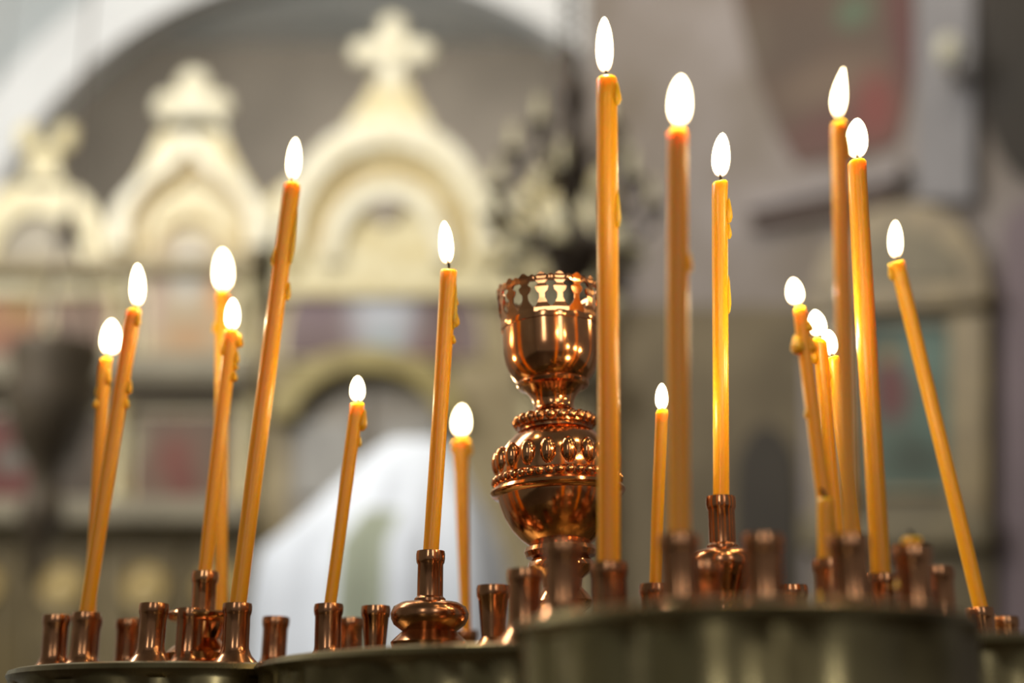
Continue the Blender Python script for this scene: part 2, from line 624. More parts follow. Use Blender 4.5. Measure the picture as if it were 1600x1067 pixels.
# ---- centre gable
cx = 608
g = gable(cx, 205, [(0, 150), (16, 158), (42, 190), (78, 226), (110, 262), (145, 285), (180, 312), (198, 350), (206, 400)], 0.05, ico)
band('arch_moulding', arc(cx, 400, 138, 158, 0, 180, 28), arc(cx, 400, 168, 200, 0, 180, 28), GILT_PALE, 0.0501, 0.10, ico)
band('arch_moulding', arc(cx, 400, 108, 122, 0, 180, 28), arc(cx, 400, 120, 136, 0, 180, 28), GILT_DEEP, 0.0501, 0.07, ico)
band('arch_moulding', arc(cx, 420, 74, 98, 0, 180, 24), arc(cx, 420, 100, 124, 0, 180, 24), GILT_PALE, 0.0501, 0.095, ico)
med = obj('medallion', lathe([(0, 0.03), (0.02, 0.03), (0.036, 0.024), (0.05, 0.03), (0.062, 0.022), (0.066, 0)], 28,
                             Matrix.Translation((ICON.uv(604, 334)[0], -0.0501, ICON.uv(604, 334)[1])) @ Matrix.Rotation(math.pi / 2, 4, 'X')),
          mat('grey_medallion', srgb(168, 156, 140), 0.5), ico)
for s in (-1, 1):                                       # scrolls on the gable's shoulders
    u, v = ICON.uv(cx + s * 172, 345)
    obj('scroll', lathe([(0, 0.05), (0.018, 0.05), (0.03, 0.035), (0.04, 0.045), (0.062, 0.03), (0.07, 0)], 24,
                        Matrix.Translation((u, -0.0501, v)) @ Matrix.Rotation(math.pi / 2, 4, 'X')), GILT_PALE, ico)
    u, v = ICON.uv(cx + s * 150, 405)
    obj('spandrel_leaf', add_ball(bmesh.new(), (u, -0.06, v), (0.055, 0.03, 0.085), 14, 8), GILT, ico)


def cross(cx_, cy, arm, top, parent, m):
    """Budded cross: four rounded arms on a stem."""
    bm = bmesh.new()
    t_ = 17
    add_prism(bm, ICON.pts(rect(cx_ - t_, cy - top, cx_ + t_, cy + 62)), 0.0, 0.05, 0.008)
    add_prism(bm, ICON.pts(rect(cx_ - arm, cy - t_, cx_ + arm, cy + t_)), 0.0, 0.0505, 0.008)
    for (dx, dy) in ((-arm, 0), (arm, 0), (0, -top)):
        u, v = ICON.uv(cx_ + dx, cy + dy)
        add_ball(bm, (u, -0.025, v), (0.058, 0.035, 0.058), 16, 10)
    u, v = ICON.uv(cx_, cy)
    add_ball(bm, (u, -0.03, v), (0.062, 0.045, 0.062), 16, 10)
    return obj('cross', bm, m, parent)


cross(614, 88, 44, 38, ico, GILT_PALE)
screen_part('finial_stem', smooth_curve([(588, 130), (572, 160), (545, 205), (614, 215), (672, 205), (650, 160), (638, 130)], 4), GILT, 0.0, 0.04, ico)

# ---- second bay gable
cx = 303
gable(cx, 130, [(0, 178), (22, 190), (46, 210), (62, 245), (80, 280), (105, 315), (126, 345), (134, 400)], 0.05, ico)
ogee = [(-92, 400), (-88, 345), (-60, 305), (-25, 280), (0, 252)]
og = smooth_curve(ogee, 5)
ogf = [(cx + x, y) for x, y in og] + [(cx - x, y) for x, y in og[::-1][1:]]
og2 = smooth_curve([(-74, 400), (-70, 352), (-48, 318), (-20, 298), (0, 278)], 5)
ogf2 = [(cx + x, y) for x, y in og2] + [(cx - x, y) for x, y in og2[::-1][1:]]
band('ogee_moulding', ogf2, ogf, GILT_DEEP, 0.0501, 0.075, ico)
ogo = smooth_curve([(-124, 400), (-116, 345), (-80, 300), (-36, 262), (0, 218)], 5)
band('ogee_moulding', [(cx + x, y) for x, y in og] + [(cx - x, y) for x, y in og[::-1][1:]],
     [(cx + x, y) for x, y in ogo] + [(cx - x, y) for x, y in ogo[::-1][1:]], GILT_PALE, 0.0755, 0.11, ico)
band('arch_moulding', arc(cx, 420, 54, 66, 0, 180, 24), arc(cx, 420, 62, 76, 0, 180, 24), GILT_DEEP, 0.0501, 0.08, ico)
fb = bmesh.new()
for (dx, dy, r) in ((-36, 172, 0.062), (38, 172, 0.062), (2, 138, 0.066), (0, 172, 0.075)):
    u, v = ICON.uv(cx + dx, dy)
    add_ball(fb, (u, -0.03, v), (r, 0.04, r), 16, 10)
add_prism(fb, ICON.pts([(cx - 44, 215), (cx - 34, 175), (cx + 40, 175), (cx + 52, 215)]), 0.0, 0.05)
obj('finial', fb, GILT_PALE, ico)

# ---- the mirrored bay on the right, mostly behind the chandelier
cx = 868
gable(cx, 130, [(0, 240), (14, 252), (26, 270), (40, 292), (52, 318), (60, 345), (62, 400)], 0.05, ico)
band('arch_moulding', arc(cx, 420, 30, 60, 0, 180, 24), arc(cx, 420, 48, 84, 0, 180, 24), GILT_PALE, 0.0501, 0.10, ico)
# ---- left bay: round pediment with a two-lobed lily finial
cx = 68
gable(cx, 100, [(0, 288), (30, 292), (62, 306), (84, 330), (96, 360), (102, 400)], 0.05, ico)
band('arch_moulding', arc(cx, 430, 66, 84, 0, 180, 24), arc(cx, 430, 92, 122, 0, 180, 24), GILT, 0.0501, 0.09, ico)
screen_part('tympanum', arc(cx, 430, 64, 80, 0, 180, 24), mat('grey_tympanum', srgb(176, 166, 146), 0.6, 0, 0.2, 8), 0.0501, 0.056, ico)
fb = bmesh.new()
for s in (-1, 1):
    u, v = ICON.uv(cx + 8 + s * 30, 220)
    add_ball(fb, (u, -0.03, v), (0.045, 0.03, 0.062), 14, 8)
u, v = ICON.uv(cx + 6, 250)
add_ball(fb, (u, -0.03, v), (0.055, 0.03, 0.06), 14, 8)
add_prism(fb, ICON.pts([(cx - 26, 300), (cx - 16, 250), (cx + 26, 250), (cx + 34, 300)]), 0.0, 0.05)
obj('finial', fb, GILT, ico)

# ---- cornices and columns of the lower tiers
screen_part('cornice', rect(-110, 418, 402, 440), WHITEG, 0.0, 0.12, ico, 0.01)
screen_part('cornice', rect(-110, 568, 402, 610), STONE, 0.0, 0.14, ico, 0.012)
screen_part('cornice', rect(-110, 612, 402, 634), mat('grey_brown_frieze', srgb(122, 110, 90), 0.6), 0.0, 0.06, ico)
screen_part('cornice', rect(-110, 788, 402, 826), STONE, 0.0, 0.14, ico, 0.012)
screen_part('cornice', rect(808, 560, 930, 600), STONE, 0.0, 0.12, ico, 0.012)
for xx in (-108, 168, 372, 815):
    for (ya, yb) in ((440, 568), (634, 788)):
        u0, v0 = ICON.uv(xx + 14, yb)
        _, v1 = ICON.uv(xx + 14, ya)
        h = v1 - v0
        obj('column', lathe([(0.0, 0), (0.034, 0), (0.034, 0.02), (0.024, 0.035), (0.022, h * 0.5), (0.02, h - 0.04),
                             (0.03, h - 0.02), (0.034, h), (0, h)], 16, Matrix.Translation((u0, -0.055, v0))), GILT, ico)
for (a, b) in ((-95, 40), (50, 155), (175, 285), (295, 392)):
    screen_part('lower_panel', rect(a, 842, b, 1180), OLIVE, 0.0, 0.03, ico, 0.01)
    u, v = ICON.uv((a + b) / 2, 920)
    obj('rosette', lathe([(0, 0.03), (0.03, 0.03), (0.05, 0.018), (0.07, 0.024), (0.08, 0)], 20,
                         Matrix.Translation((u, -0.0301, v)) @ Matrix.Rotation(math.pi / 2, 4, 'X')), GILT_DEEP, ico)

# ---- royal doors under the centre gable
band('door_arch', arc(575, 660, 108, 74, 0, 180, 28), arc(575, 660, 150, 108, 0, 180, 28),
     mat('olive_gold_arch', srgb(170, 154, 96), 0.45, 0, 0.4, 10, 0.3, srgb(136, 120, 70)), 0.0, 0.09, ico)
DOORM = mat('grey_painted_door', srgb(160, 152, 138), 0.6, 0, 0.4, 5, 0.2, srgb(128, 118, 106))
for (a, b) in ((452, 571), (579, 706)):
    d_ = screen_part('royal_door', [(a, FLOOR_PX), (b, FLOOR_PX), (b, 600 if b < 600 else 640), (a, 640 if a < 500 else 600)], DOORM, -0.03, 0.0, ico)
    for (ya, yb) in ((660, 780), (800, 1000)):
        screen_part('door_panel', rect(a + 14, ya, b - 14, yb), mat('silver_door_panel', srgb(172, 168, 160), 0.5, 0, 0.3, 7), 0.0001, 0.02, d_, 0.006)

# ---- icons, each a thing that hangs on the screen
def icon(label, px, base, items, arched=False, d=0.0, frame=GILT):
    x0, y0, x1, y1 = px
    i = thing('icon', label, 'icon', ICON.M.copy())
    dim = 1.0 if arched else 0.82                  # lower panels: the weaker light there is put into their colours
    items = [(x, y, rx, ry, tuple(c * dim for c in col), so) for x, y, rx, ry, col, so in items]
    m = paint_mat('icon_paint', srgb(*(c * dim for c in base)), blobs_px(ICON, items))
    if arched:
        w_ = (x1 - x0) / 2
        ol = [(x0, y1), (x1, y1)] + arc((x0 + x1) / 2, y0 + w_ * 1.1, w_, w_ * 1.1, 0, 180, 20)
        oo = [(x0 - 7, y1 + 5), (x1 + 7, y1 + 5)] + arc((x0 + x1) / 2, y0 + w_ * 1.1, w_ + 7, w_ * 1.1 + 7, 0, 180, 20)
    else:
        ol, oo = rect(x0, y0, x1, y1), rect(x0 - 7, y0 - 7, x1 + 7, y1 + 7)
    screen_part('icon_frame', oo, frame, d, d + 0.012, i)
    screen_part('painted_panel', ol, m, d + 0.0121, d + 0.02, i)
    return i


icon('tall arched icon over the royal doors, pale figure between mauve hills', (446, 372, 752, 560), (134, 116, 112), [
    (500, 470, 70, 90, (120, 100, 104), 0.9), (690, 470, 70, 110, (106, 84, 80), 0.9), (490, 560, 90, 70, (104, 84, 82), 0.9),
    (680, 570, 70, 60, (112, 76, 70), 0.9), (600, 470, 78, 130, (186, 188, 194), 0.8), (595, 420, 50, 50, (206, 208, 210), 0.8),
    (600, 540, 40, 50, (160, 168, 170), 0.8)], True, 0.0, GILT)
icon('arched icon with a pale grey figure above the stone cornice', (236, 374, 362, 560), (186, 164, 130), [
    (300, 430, 46, 70, (206, 202, 190), 0.8), (300, 535, 60, 30, (176, 138, 96), 0.8), (345, 470, 22, 60, (200, 150, 100), 0.8),
    (250, 480, 20, 80, (176, 150, 132), 0.8)], True, 0.051)
icon('small icon with orange and gold ground beside the left frame edge', (-40, 444, 62, 556), (196, 140, 90), [
    (38, 466, 16, 50, (190, 156, 80), 0.6), (0, 470, 26, 60, (204, 150, 104), 0.8), (30, 540, 70, 26, (166, 104, 84), 0.8)], False, 0.001)
icon('small icon of pinkish brown robes left of the grey figure', (84, 444, 206, 556), (176, 142, 116), [
    (124, 442, 30, 34, (104, 74, 46), 0.6), (110, 520, 60, 40, (130, 104, 84), 0.8), (180, 480, 30, 60, (190, 152, 128), 0.8)], False, 0.001)
icon('red robed icon between the two stone cornices', (210, 650, 362, 780), (140, 110, 86), [
    (275, 720, 46, 60, (140, 76, 58), 0.8), (215, 690, 24, 50, (160, 148, 116), 0.8), (290, 758, 30, 40, (132, 64, 48), 0.8),
    (345, 690, 20, 60, (116, 92, 72), 0.8)], False, 0.001)
icon('red and teal icon at the left frame edge below the cornice', (-40, 648, 70, 780), (134, 66, 52), [
    (10, 640, 34, 30, (120, 116, 104), 0.8), (20, 720, 40, 30, (128, 126, 112), 0.8), (30, 770, 80, 24, (120, 50, 42), 0.8)], False, 0.001)
icon('dark icon of brown robes behind the hanging bronze lamp', (88, 648, 190, 780), (98, 80, 60), [
    (110, 700, 40, 80, (70, 58, 40), 0.8), (165, 720, 30, 60, (120, 98, 76), 0.8)], False, 0.001)

# ------------------------------------------------------------------ lectern under a pale cloth in front of the doors
LY = 4.1
lc = on_y(600, 1000, LY)
lec = thing('draped_lectern', 'lectern covered to the floor by a pale blue white cloth before the doors', 'lectern', Matrix.Translation((lc.x, LY, 0)))


def cloth_bm(sash_only=False):
    bm = bmesh.new()
    ztop = on_y(640, 690, LY).z
    zs = [ztop, ztop - 0.004, ztop - 0.05, ztop - 0.14, ztop - 0.24, ztop - 0.34, ztop - 0.48, 0.4, 0.02]
    hw = [0.02, 0.075, 0.13, 0.19, 0.26, 0.33, 0.35, 0.37, 0.39]
    off = [0.075, 0.075, 0.07, 0.05, 0.03, -0.01, -0.01, 0, 0]
    n = 72
    rings = []
    for i, (z, h_, o_) in enumerate(zip(zs, hw, off)):
        ring = []
        for k in range(n):
            a = 2 * math.pi * k / n
            f = 1 + (0.05 * math.sin(a * 13) + 0.03 * math.sin(a * 7 + 1)) * min(1, i / 5)
            cxx, sxx = math.cos(a), math.sin(a)
            sq = (abs(cxx) ** 3 + abs(sxx) ** 3) ** (-1 / 3)
            ring.append(bm.verts.new((o_ + h_ * f * sq * cxx, 0.75 * h_ * f * sq * sxx, z)))
        rings.append(ring)
    if sash_only:                       # a narrow band lying on the front of the cloth
        V = []
        for ring in rings[4:]:
            V.append([[bm.verts.new(v.co + Vector((0, d, 0))) for v in ring[51:56]] for d in (-0.001, -0.006)])
        for p, q in zip(V, V[1:]):
            for k in range(4):
                for s_ in (0, 1):
                    bm.faces.new((p[s_][k], p[s_][k + 1], q[s_][k + 1], q[s_][k]))
            for k in (0, 4):
                bm.faces.new((p[0][k], p[1][k], q[1][k], q[0][k]))
        for e in (V[0], V[-1]):
            for k in range(4):
                bm.faces.new((e[0][k], e[0][k + 1], e[1][k + 1], e[1][k]))
        bmesh.ops.delete(bm, geom=[v for ring in rings for v in ring], context='VERTS')
        return bm
    for a, b in zip(rings, rings[1:]):
        for k in range(n):
            j = (k + 1) % n
            bm.faces.new((a[k], a[j], b[j], b[k]))
    bm.faces.new(rings[0][::-1])
    return bm


CLOTH = mat('pale_blue_cloth', srgb(240, 245, 252), 0.75, 0, 0.12, 6, 0.2)
obj('cloth', cloth_bm(), CLOTH, lec)
obj('cloth_sash', cloth_bm(True), mat('sage_sash', srgb(178, 184, 160), 0.7), lec)

# ------------------------------------------------------------------ hanging things
chP = on_y(892, 300, 3.3)
chz = chP.z
ch = thing('chandelier', 'dark bronze branched chandelier with cream candle tubes behind the copper cup', 'chandelier',
           Matrix.Translation((chP.x, 3.3, chz)))
K = 3.3 / 2200 * 1.06
obj('stem', lathe([(0, 0.42), (0.012, 0.42), (0.030, 0.39), (0.022, 0.34), (0.040, 0.30), (0.048, 0.25), (0.030, 0.19), (0.044, 0.12),
                   (0.052, 0.06), (0.036, 0.0), (0.018, -0.05), (0.05, -0.11), (0.075, -0.17), (0.05, -0.23), (0.02, -0.27),
                   (0.024, -0.30), (0, -0.33)], 24), BRONZE, ch)
cb = bmesh.new()
zc = 0.42
while zc + chz < CEIL:
    mm = Matrix.Translation((0, 0, zc + 0.02)) @ (Matrix.Rotation(math.pi / 2, 4, 'Y') if int(zc * 1000 / 36) % 2 else Matrix()) @ Matrix.Rotation(math.pi / 2, 4, 'X')
    add_lathe(cb, [(0.016 + 0.005 * math.cos(a), 0.005 * math.sin(a)) for a in [k * math.pi / 3 for k in range(6)]], 10, mm, True)
    zc += 0.036
obj('chain', cb, BRONZE, ch)
CREAM = mat('cream_candle_tube', srgb(214, 202, 160), 0.5)
tiers = ((0.15, 0.10, 5, 0.3), (0.21, -0.06, 7, 0.1), (0.15, -0.22, 5, 0.5))
arm0 = {}
for (R, z0, n, ph) in tiers:
    for k in range(n):
        a = 2 * math.pi * (k + ph) / n
        Mx = Matrix.Rotation(a, 4, 'Z')
        key = (R, z0)
        if key not in arm0:
            bm = bmesh.new()
            pts = smooth_curve([(0.03, z0 - 0.03), (R * 0.4, z0 - 0.09), (R * 0.75, z0 - 0.07), (R, z0 - 0.02), (R, z0 + 0.01)], 5)
            add_tube(bm, [(p[0], 0, p[1]) for p in pts], 0.009, 8)
            pts = smooth_curve([(R * 0.45, z0 - 0.088), (R * 0.5, z0 - 0.03), (R * 0.72, z0 - 0.01), (R * 0.74, z0 - 0.045)], 5)
            add_tube(bm, [(p[0], 0, p[1]) for p in pts], 0.006, 8)
            arm = obj('arm', bm, BRONZE, ch)
            cup = obj('drip_pan', lathe([(0, z0 + 0.005), (0.012, z0 + 0.006), (0.034, z0 + 0.018), (0.036, z0 + 0.024), (0.012, z0 + 0.014), (0, z0 + 0.014)], 18,
                                        Matrix.Translation((R, 0, 0))), BRONZE, arm)
            tube = obj('candle_tube', lathe([(0, z0 + 0.0145), (0.011, z0 + 0.0145), (0.011, z0 + 0.085), (0.006, z0 + 0.1), (0, z0 + 0.115)], 14,
                                            Matrix.Translation((R, 0, 0))), CREAM, arm)
            medl = obj('gilt_medallion', add_ball(bmesh.new(), (R * 0.72, 0, z0 - 0.105), (0.036, 0.016, 0.036), 14, 8), GILT, arm)
            arm0[key] = (arm, cup, tube, medl)
            arm.matrix_local = Mx
        else:
            arm, cup, tube, medl = arm0[key]
            a2 = share(arm, ch, Mx)
            for c in (cup, tube, medl):
                share(c, a2)

hlP = on_y(84, 600, 3.6)
hl = thing('hanging_lamp', 'dark bronze oil lamp hanging on chains in front of the left icons', 'lamp', Matrix.Translation((hlP.x, 3.6, hlP.z)) @ Matrix.Scale(1.25, 4))
obj('lamp_bowl', lathe([(0, 0.09), (0.075, 0.09), (0.092, 0.085), (0.096, 0.06), (0.086, 0.02), (0.092, -0.02), (0.085, -0.08), (0.062, -0.14),
                        (0.034, -0.18), (0.03, -0.22), (0.042, -0.26), (0.046, -0.29), (0.03, -0.33), (0.014, -0.36), (0.018, -0.39), (0, -0.43)], 28),
    mat('dark_olive_bronze', (0.11, 0.08, 0.045, 1), 0.55, 0.2, 0.4, 30), hl)
top_z = (CEIL - hlP.z) / 1.25
for k in range(3):
    a = 2 * math.pi * k / 3 + 0.4
    obj('chain', add_tube(bmesh.new(), [(0.085 * math.cos(a), 0.085 * math.sin(a), 0.085), (0.01 * math.cos(a), 0.01 * math.sin(a), 0.34)], 0.004, 6), BRONZE, hl)
obj('chain_cap', lathe([(0, 0.40), (0.012, 0.39), (0.02, 0.35), (0.036, 0.33), (0, 0.335)], 16), BRONZE, hl)
obj('chain', add_tube(bmesh.new(), [(0, 0, 0.395), (0, 0, top_z)], 0.004, 6), BRONZE, hl)

# ------------------------------------------------------------------ the candle stand
HT = 0.0515                      # tray top above the eye
ZT = EYE.z + HT
SOCK_H = 0.035
CEN = Vector((0.03, 0.765, ZT))
stand = thing('candle_stand', 'round copper and brass candle stand with lobed tray and rows of sockets', 'candle stand',
              Matrix.Translation((CEN.x, CEN.y, 0)))
SO = Vector((CEN.x, CEN.y, 0))


def at_stand(p):
    return Matrix.Translation(Vector(p) - SO)


LOBES = [(0.085, 0.530, 0.085), (-0.175, 0.815, 0.105), (0.275, 0.785, 0.115), (0.185, 0.625, 0.070), (0.16, 0.95, 0.10), (-0.05, 0.97, 0.10)]


def drum(cx_, cy, R, n=126, flutes=12, amp=0.05):
    """Shallow drum with a fluted wall, a rolled rim and a raised floor."""
    bm = bmesh.new()
    prof = [(R - 0.012, 0.0), (R - 0.004, 0.0), (R - 0.001, -0.001), (R, -0.0035), (R - 0.0015, -0.006), (R - 0.003, -0.008),
            (R - 0.003, -0.016), (R - 0.0035, -0.046), (R - 0.001, -0.049), (R - 0.001, -0.054), (R - 0.006, -0.056)]
    rings = []
    for i, (r, z) in enumerate(prof):
        ring = []
        for k in range(n):
            a = 2 * math.pi * k / n
            f = 1.0
            if 4 < i < 8:
                f += amp * (abs(math.sin(a * flutes / 2)) - 0.6)
            ring.append(bm.verts.new((cx_ - SO.x + r * f * math.cos(a), cy - SO.y + r * f * math.sin(a), ZT + z)))
        rings.append(ring)
    for a, b in zip(rings, rings[1:]):
        for k in range(n):
            j = (k + 1) % n
            bm.faces.new((a[k], b[k], b[j], a[j]))
    bm.faces.new(rings[0])
    bm.faces.new(rings[-1][::-1])
    return bm


obj('tray', drum(CEN.x, CEN.y, 0.165, 160, 30, 0.02), BRASS, stand)
for (x, y, R) in LOBES:
    obj('tray_lobe', drum(x, y, R), BRASS, stand)
obj('pedestal', lathe([(0, 0), (0.19, 0), (0.19, 0.02), (0.15, 0.035), (0.06, 0.08), (0.035, 0.14), (0.05, 0.2), (0.035, 0.26), (0.03, 0.5),
                       (0.045, 0.6), (0.03, 0.68), (0.03, 0.8), (0.06, 0.88), (0.13, 0.935), (0.15, ZT - 0.056), (0, ZT - 0.056)], 48), BRASS, stand)

sock_prof = [(0.0, 0.0), (0.0125, 0.0), (0.0128, 0.0012), (0.0112, 0.0035), (0.0082, 0.007), (0.0068, 0.0105), (0.0066, 0.013), (0.0066, 0.0285),
             (0.0070, 0.0295), (0.0073, 0.0315), (0.0073, 0.0335), (0.0070, 0.035), (0.0058, 0.035), (0.0056, 0.034), (0.0055, 0.012), (0, 0.012)]
tap_prof = [(0.0, 0.0), (0.0125, 0.0), (0.0128, 0.0012), (0.0112, 0.004), (0.0072, 0.0075), (0.0052, 0.010), (0.0058, 0.018), (0.0066, 0.0285),
            (0.0072, 0.0295), (0.0074, 0.0315), (0.0074, 0.0335), (0.0071, 0.035), (0.0060, 0.035), (0.0058, 0.034), (0.0050, 0.012), (0, 0.012)]
sock_a = obj('candle_socket', lathe([(r * 1.1, z) for r, z in sock_prof], 28), COPPER_OLD, stand)
sock_b = obj('candle_socket', lathe([(r * 1.1, z) for r, z in tap_prof], 28), COPPER_OLD, stand)
SOCKS = {}
used = set()


def socket(key, x, y, kind='a', wob=True):
    p = on_z(x, y, ZT + SOCK_H)
    base = Vector((p.x, p.y, ZT))
    tilt = Matrix.Rotation(random.uniform(-0.02, 0.02), 4, 'X') @ Matrix.Rotation(random.uniform(-0.02, 0.02), 4, 'Y')
    M = at_stand(base) @ tilt @ Matrix.Rotation(random.uniform(0, 6), 4, 'Z')
    src = sock_a if kind == 'a' else sock_b
    if kind in used:
        o = share(src, stand, M)
    else:
        used.add(kind)
        src.matrix_local = M
    inside = [i for i, (lx, ly, R) in enumerate(LOBES) if (Vector((lx, ly)) - base.xy).length < R - 0.012]
    if not inside and (base.xy - CEN.xy).length > 0.153:
        print('SOCKET OFF TRAY', key, [round(c, 3) for c in base],
              [round((Vector((lx, ly)) - base.xy).length - R, 3) for lx, ly, R in LOBES], round((base.xy - CEN.xy).length - 0.205, 3))
    SOCKS[key] = base + Vector((0, 0, SOCK_H))
    return SOCKS[key]


for key, x, y, k in (('l1', 90, 961, 'a'), ('l2', 135, 957, 'a'), ('l3', 139, 964, 'a'), ('l4', 203, 968, 'a'), ('l5', 240, 943, 'a'),
                     ('l6', 298, 951, 'a'), ('l7', 372, 943, 'a'), ('l8', 430, 964, 'a'), ('l9', 515, 944, 'a'),
                     ('l10', 550, 966, 'a'), ('l11', 588, 947, 'b'), ('l12', 346, 977, 'a'),
                     ('m1', 771, 915, 'b'), ('m2', 820, 890, 'a'), ('m3', 878, 846, 'a'), ('m4', 951, 880, 'a'), ('m5', 728, 985, 'a'),
                     ('n1', 1061, 836, 'a'), ('n2', 1024, 913, 'a'), ('n3', 1190, 836, 'a'), ('n4', 1237, 915, 'a'), ('n5', 1098, 878, 'b'),
                     ('r1', 1296, 875, 'a'), ('r2', 1327, 838, 'a'), ('r3', 1376, 898, 'a'), ('r4', 1425, 855, 'a'),
                     ('r5', 1463, 886, 'a'), ('r6', 1532, 950, 'a'), ('r7', 1571, 964, 'a'), ('r8', 1312, 902, 'a'), ('r9', 1346, 915, 'a')):
    socket(key, x, y, k)

# raised holders: foot, knop, drip pan and socket
def holder(key, x, y, Y, pan_r, m, foot=0.024, flat=False):
    p = on_y(x, y, Y)
    h = p.z - ZT
    low = [(0, 0), (foot, 0), (foot + 0.001, 0.003), (foot - 0.002, 0.006), (foot - 0.005, 0.0075), (foot - 0.004, 0.011), (foot - 0.007, 0.014)]
    if flat:
        prof = low + [(0.011, 0.018), (0.0085, 0.022), (0.0075, h - 0.054), (0.0105, h - 0.051), (0.0075, h - 0.047), (0.0085, h - 0.042), (0.0115, h - 0.034),
                      (0.0125, h - 0.029), (pan_r * 0.9, h - 0.0285), (pan_r, h - 0.0265), (pan_r + 0.0003, h - 0.0245), (pan_r - 0.0005, h - 0.0235),
                      (pan_r - 0.002, h - 0.0255), (0.007, h - 0.0262), (0, h - 0.0262)]
    else:
        prof = low + [(0.0125, 0.018), (0.0100, 0.022), (0.0096, h - 0.054), (0.0108, h - 0.047), (0.0140, h - 0.0415), (pan_r * 0.93, h - 0.038),
                      (pan_r, h - 0.0350), (pan_r + 0.0003, h - 0.0325), (pan_r * 0.94, h - 0.0290), (pan_r * 0.75, h - 0.0270), (0.009, h - 0.0262), (0, h - 0.0262)]
    o = obj('raised_holder', lathe(prof, 40), m, stand)
    o.matrix_local = at_stand((p.x, p.y, ZT))
    sk = obj('candle_socket', lathe([(0, 0), (0.0082, 0), (0.0082, 0.0012), (0.0068, 0.0025), (0.0067, 0.019), (0.0073, 0.020), (0.0076, 0.022),
                                     (0.0076, 0.0245), (0.0073, 0.026), (0.0060, 0.026), (0.0058, 0.024), (0.0056, 0.005), (0, 0.005)], 28), m, o)
    sk.matrix_local = Matrix.Translation((0, 0, h - 0.0261))
    SOCKS[key] = Vector((p.x, p.y, p.z))


holder('h1', 321, 893, 0.815, 0.0200, COPPER, 0.024, True)
holder('h2', 673, 861, 0.74, 0.0200, COPPER_OLD)
holder('h3', 1126, 776, 0.70, 0.0165, COPPER_OLD, 0.022)

# ---- central lamp: leaning column of two bowls with a pierced crown
LX, LYD = 879, 0.765
lamp_base = on_z(LX + 6, 1052, ZT)
cl_root = on_y(884, 1050, LYD)
cl = bpy.data.objects.new('oil_lamp', None)
cl.empty_display_size = 0.02
link(cl, stand)
base_pt = Vector((cl_root.x, LYD, ZT))
top_pt = on_y(857, 440, LYD)
axis = (top_pt - base_pt).normalized()
cl.matrix_local = at_stand(base_pt) @ Vector((0, 0, 1)).rotation_difference(axis).to_matrix().to_4x4()


def hz(y):
    p = on_y(870, y, LYD)
    return (p.z - ZT) / axis.z


def rw(hw, y):
    return hw * depth(on_y(870, y, LYD)) / F


def prof_px(lst):
    return [(rw(h_, y), hz(y)) for h_, y in lst]


low = prof_px([(60, 1046), (62, 1040), (58, 1030), (46, 1018), (34, 1000), (28, 980), (30, 960), (44, 950), (48, 940), (40, 928), (30, 918), (32, 905),
               (46, 895), (52, 886), (50, 878), (44, 872)])
obj('lamp_stem', lathe([(0, low[0][1])] + low + [(0, low[-1][1])], 40), COPPER, cl)
bul = prof_px([(30, 873), (54, 870), (57, 862), (54, 855), (47, 852), (60, 842), (74, 826), (85, 806), (92, 786), (94, 776)])
obj('lower_bowl', lathe(bul + [(0, bul[-1][1])], 48), COPPER, cl)
obj('bowl_rim', lathe(prof_px([(93, 777), (103, 774), (106, 769), (103, 764), (93, 762)]), 48, None, True), COPPER, cl)
sh = prof_px([(92, 765), (97, 756), (97, 748), (93, 744), (94, 736), (90, 718), (84, 704), (74, 690), (62, 678), (56, 674), (55, 668)])
obj('bowl_shoulder', lathe([(0, sh[0][1])] + sh + [(0, sh[-1][1])], 48), COPPER, cl)
bd = bmesh.new()
for k in range(40):
    a = 2 * math.pi * k / 40
    r = rw(97, 752)
    add_ball(bd, (r * math.cos(a), r * math.sin(a), hz(752)), 0.0024, 8, 6)
b_ = obj('bead_band', bd, COPPER, cl)
b_['kind'] = 'stuff'
bd = bmesh.new()
for k in range(18):
    a = 2 * math.pi * k / 18
    r = rw(90, 722)
    add_ball(bd, (r * math.cos(a), r * math.sin(a), hz(722)), (0.0045, 0.0045, 0.0075), 10, 8)
b_ = obj('lobe_band', bd, COPPER, cl)
b_['kind'] = 'stuff'
col = prof_px([(52, 670), (60, 668), (61, 660), (58, 653), (50, 650), (42, 648), (34, 642), (31, 634), (33, 624), (40, 614), (48, 606)])
obj('collar', lathe([(0, col[0][1])] + col + [(0, col[-1][1])], 40), COPPER, cl)
bd = bmesh.new()
for k in range(22):
    a = 2 * math.pi * k / 22
    r = rw(58, 660)
    add_ball(bd, (r * math.cos(a), r * math.sin(a), hz(660)), 0.0033, 10, 7)
b_ = obj('bead_band', bd, COPPER, cl)
b_['kind'] = 'stuff'
obj('cup_ring', lathe(prof_px([(48, 607), (55, 605), (57, 601), (55, 597), (48, 596)]), 40, None, True), COPPER, cl)
cupo = prof_px([(46, 604), (54, 598), (62, 589), (68.5, 578), (73, 565), (75, 550), (75.5, 535), (75.5, 516)])
cupi = [(r - 0.0012, z) for r, z in cupo[::-1]]
obj('cup', lathe([(0, cupo[0][1])] + cupo + cupi[:-1] + [(0, cupi[-1][1] + 0.001)], 48), COPPER, cl)
obj('cup_rim', lathe(prof_px([(74, 517), (77, 516), (78, 511), (77, 506), (74, 505)]), 48, None, True), COPPER, cl)


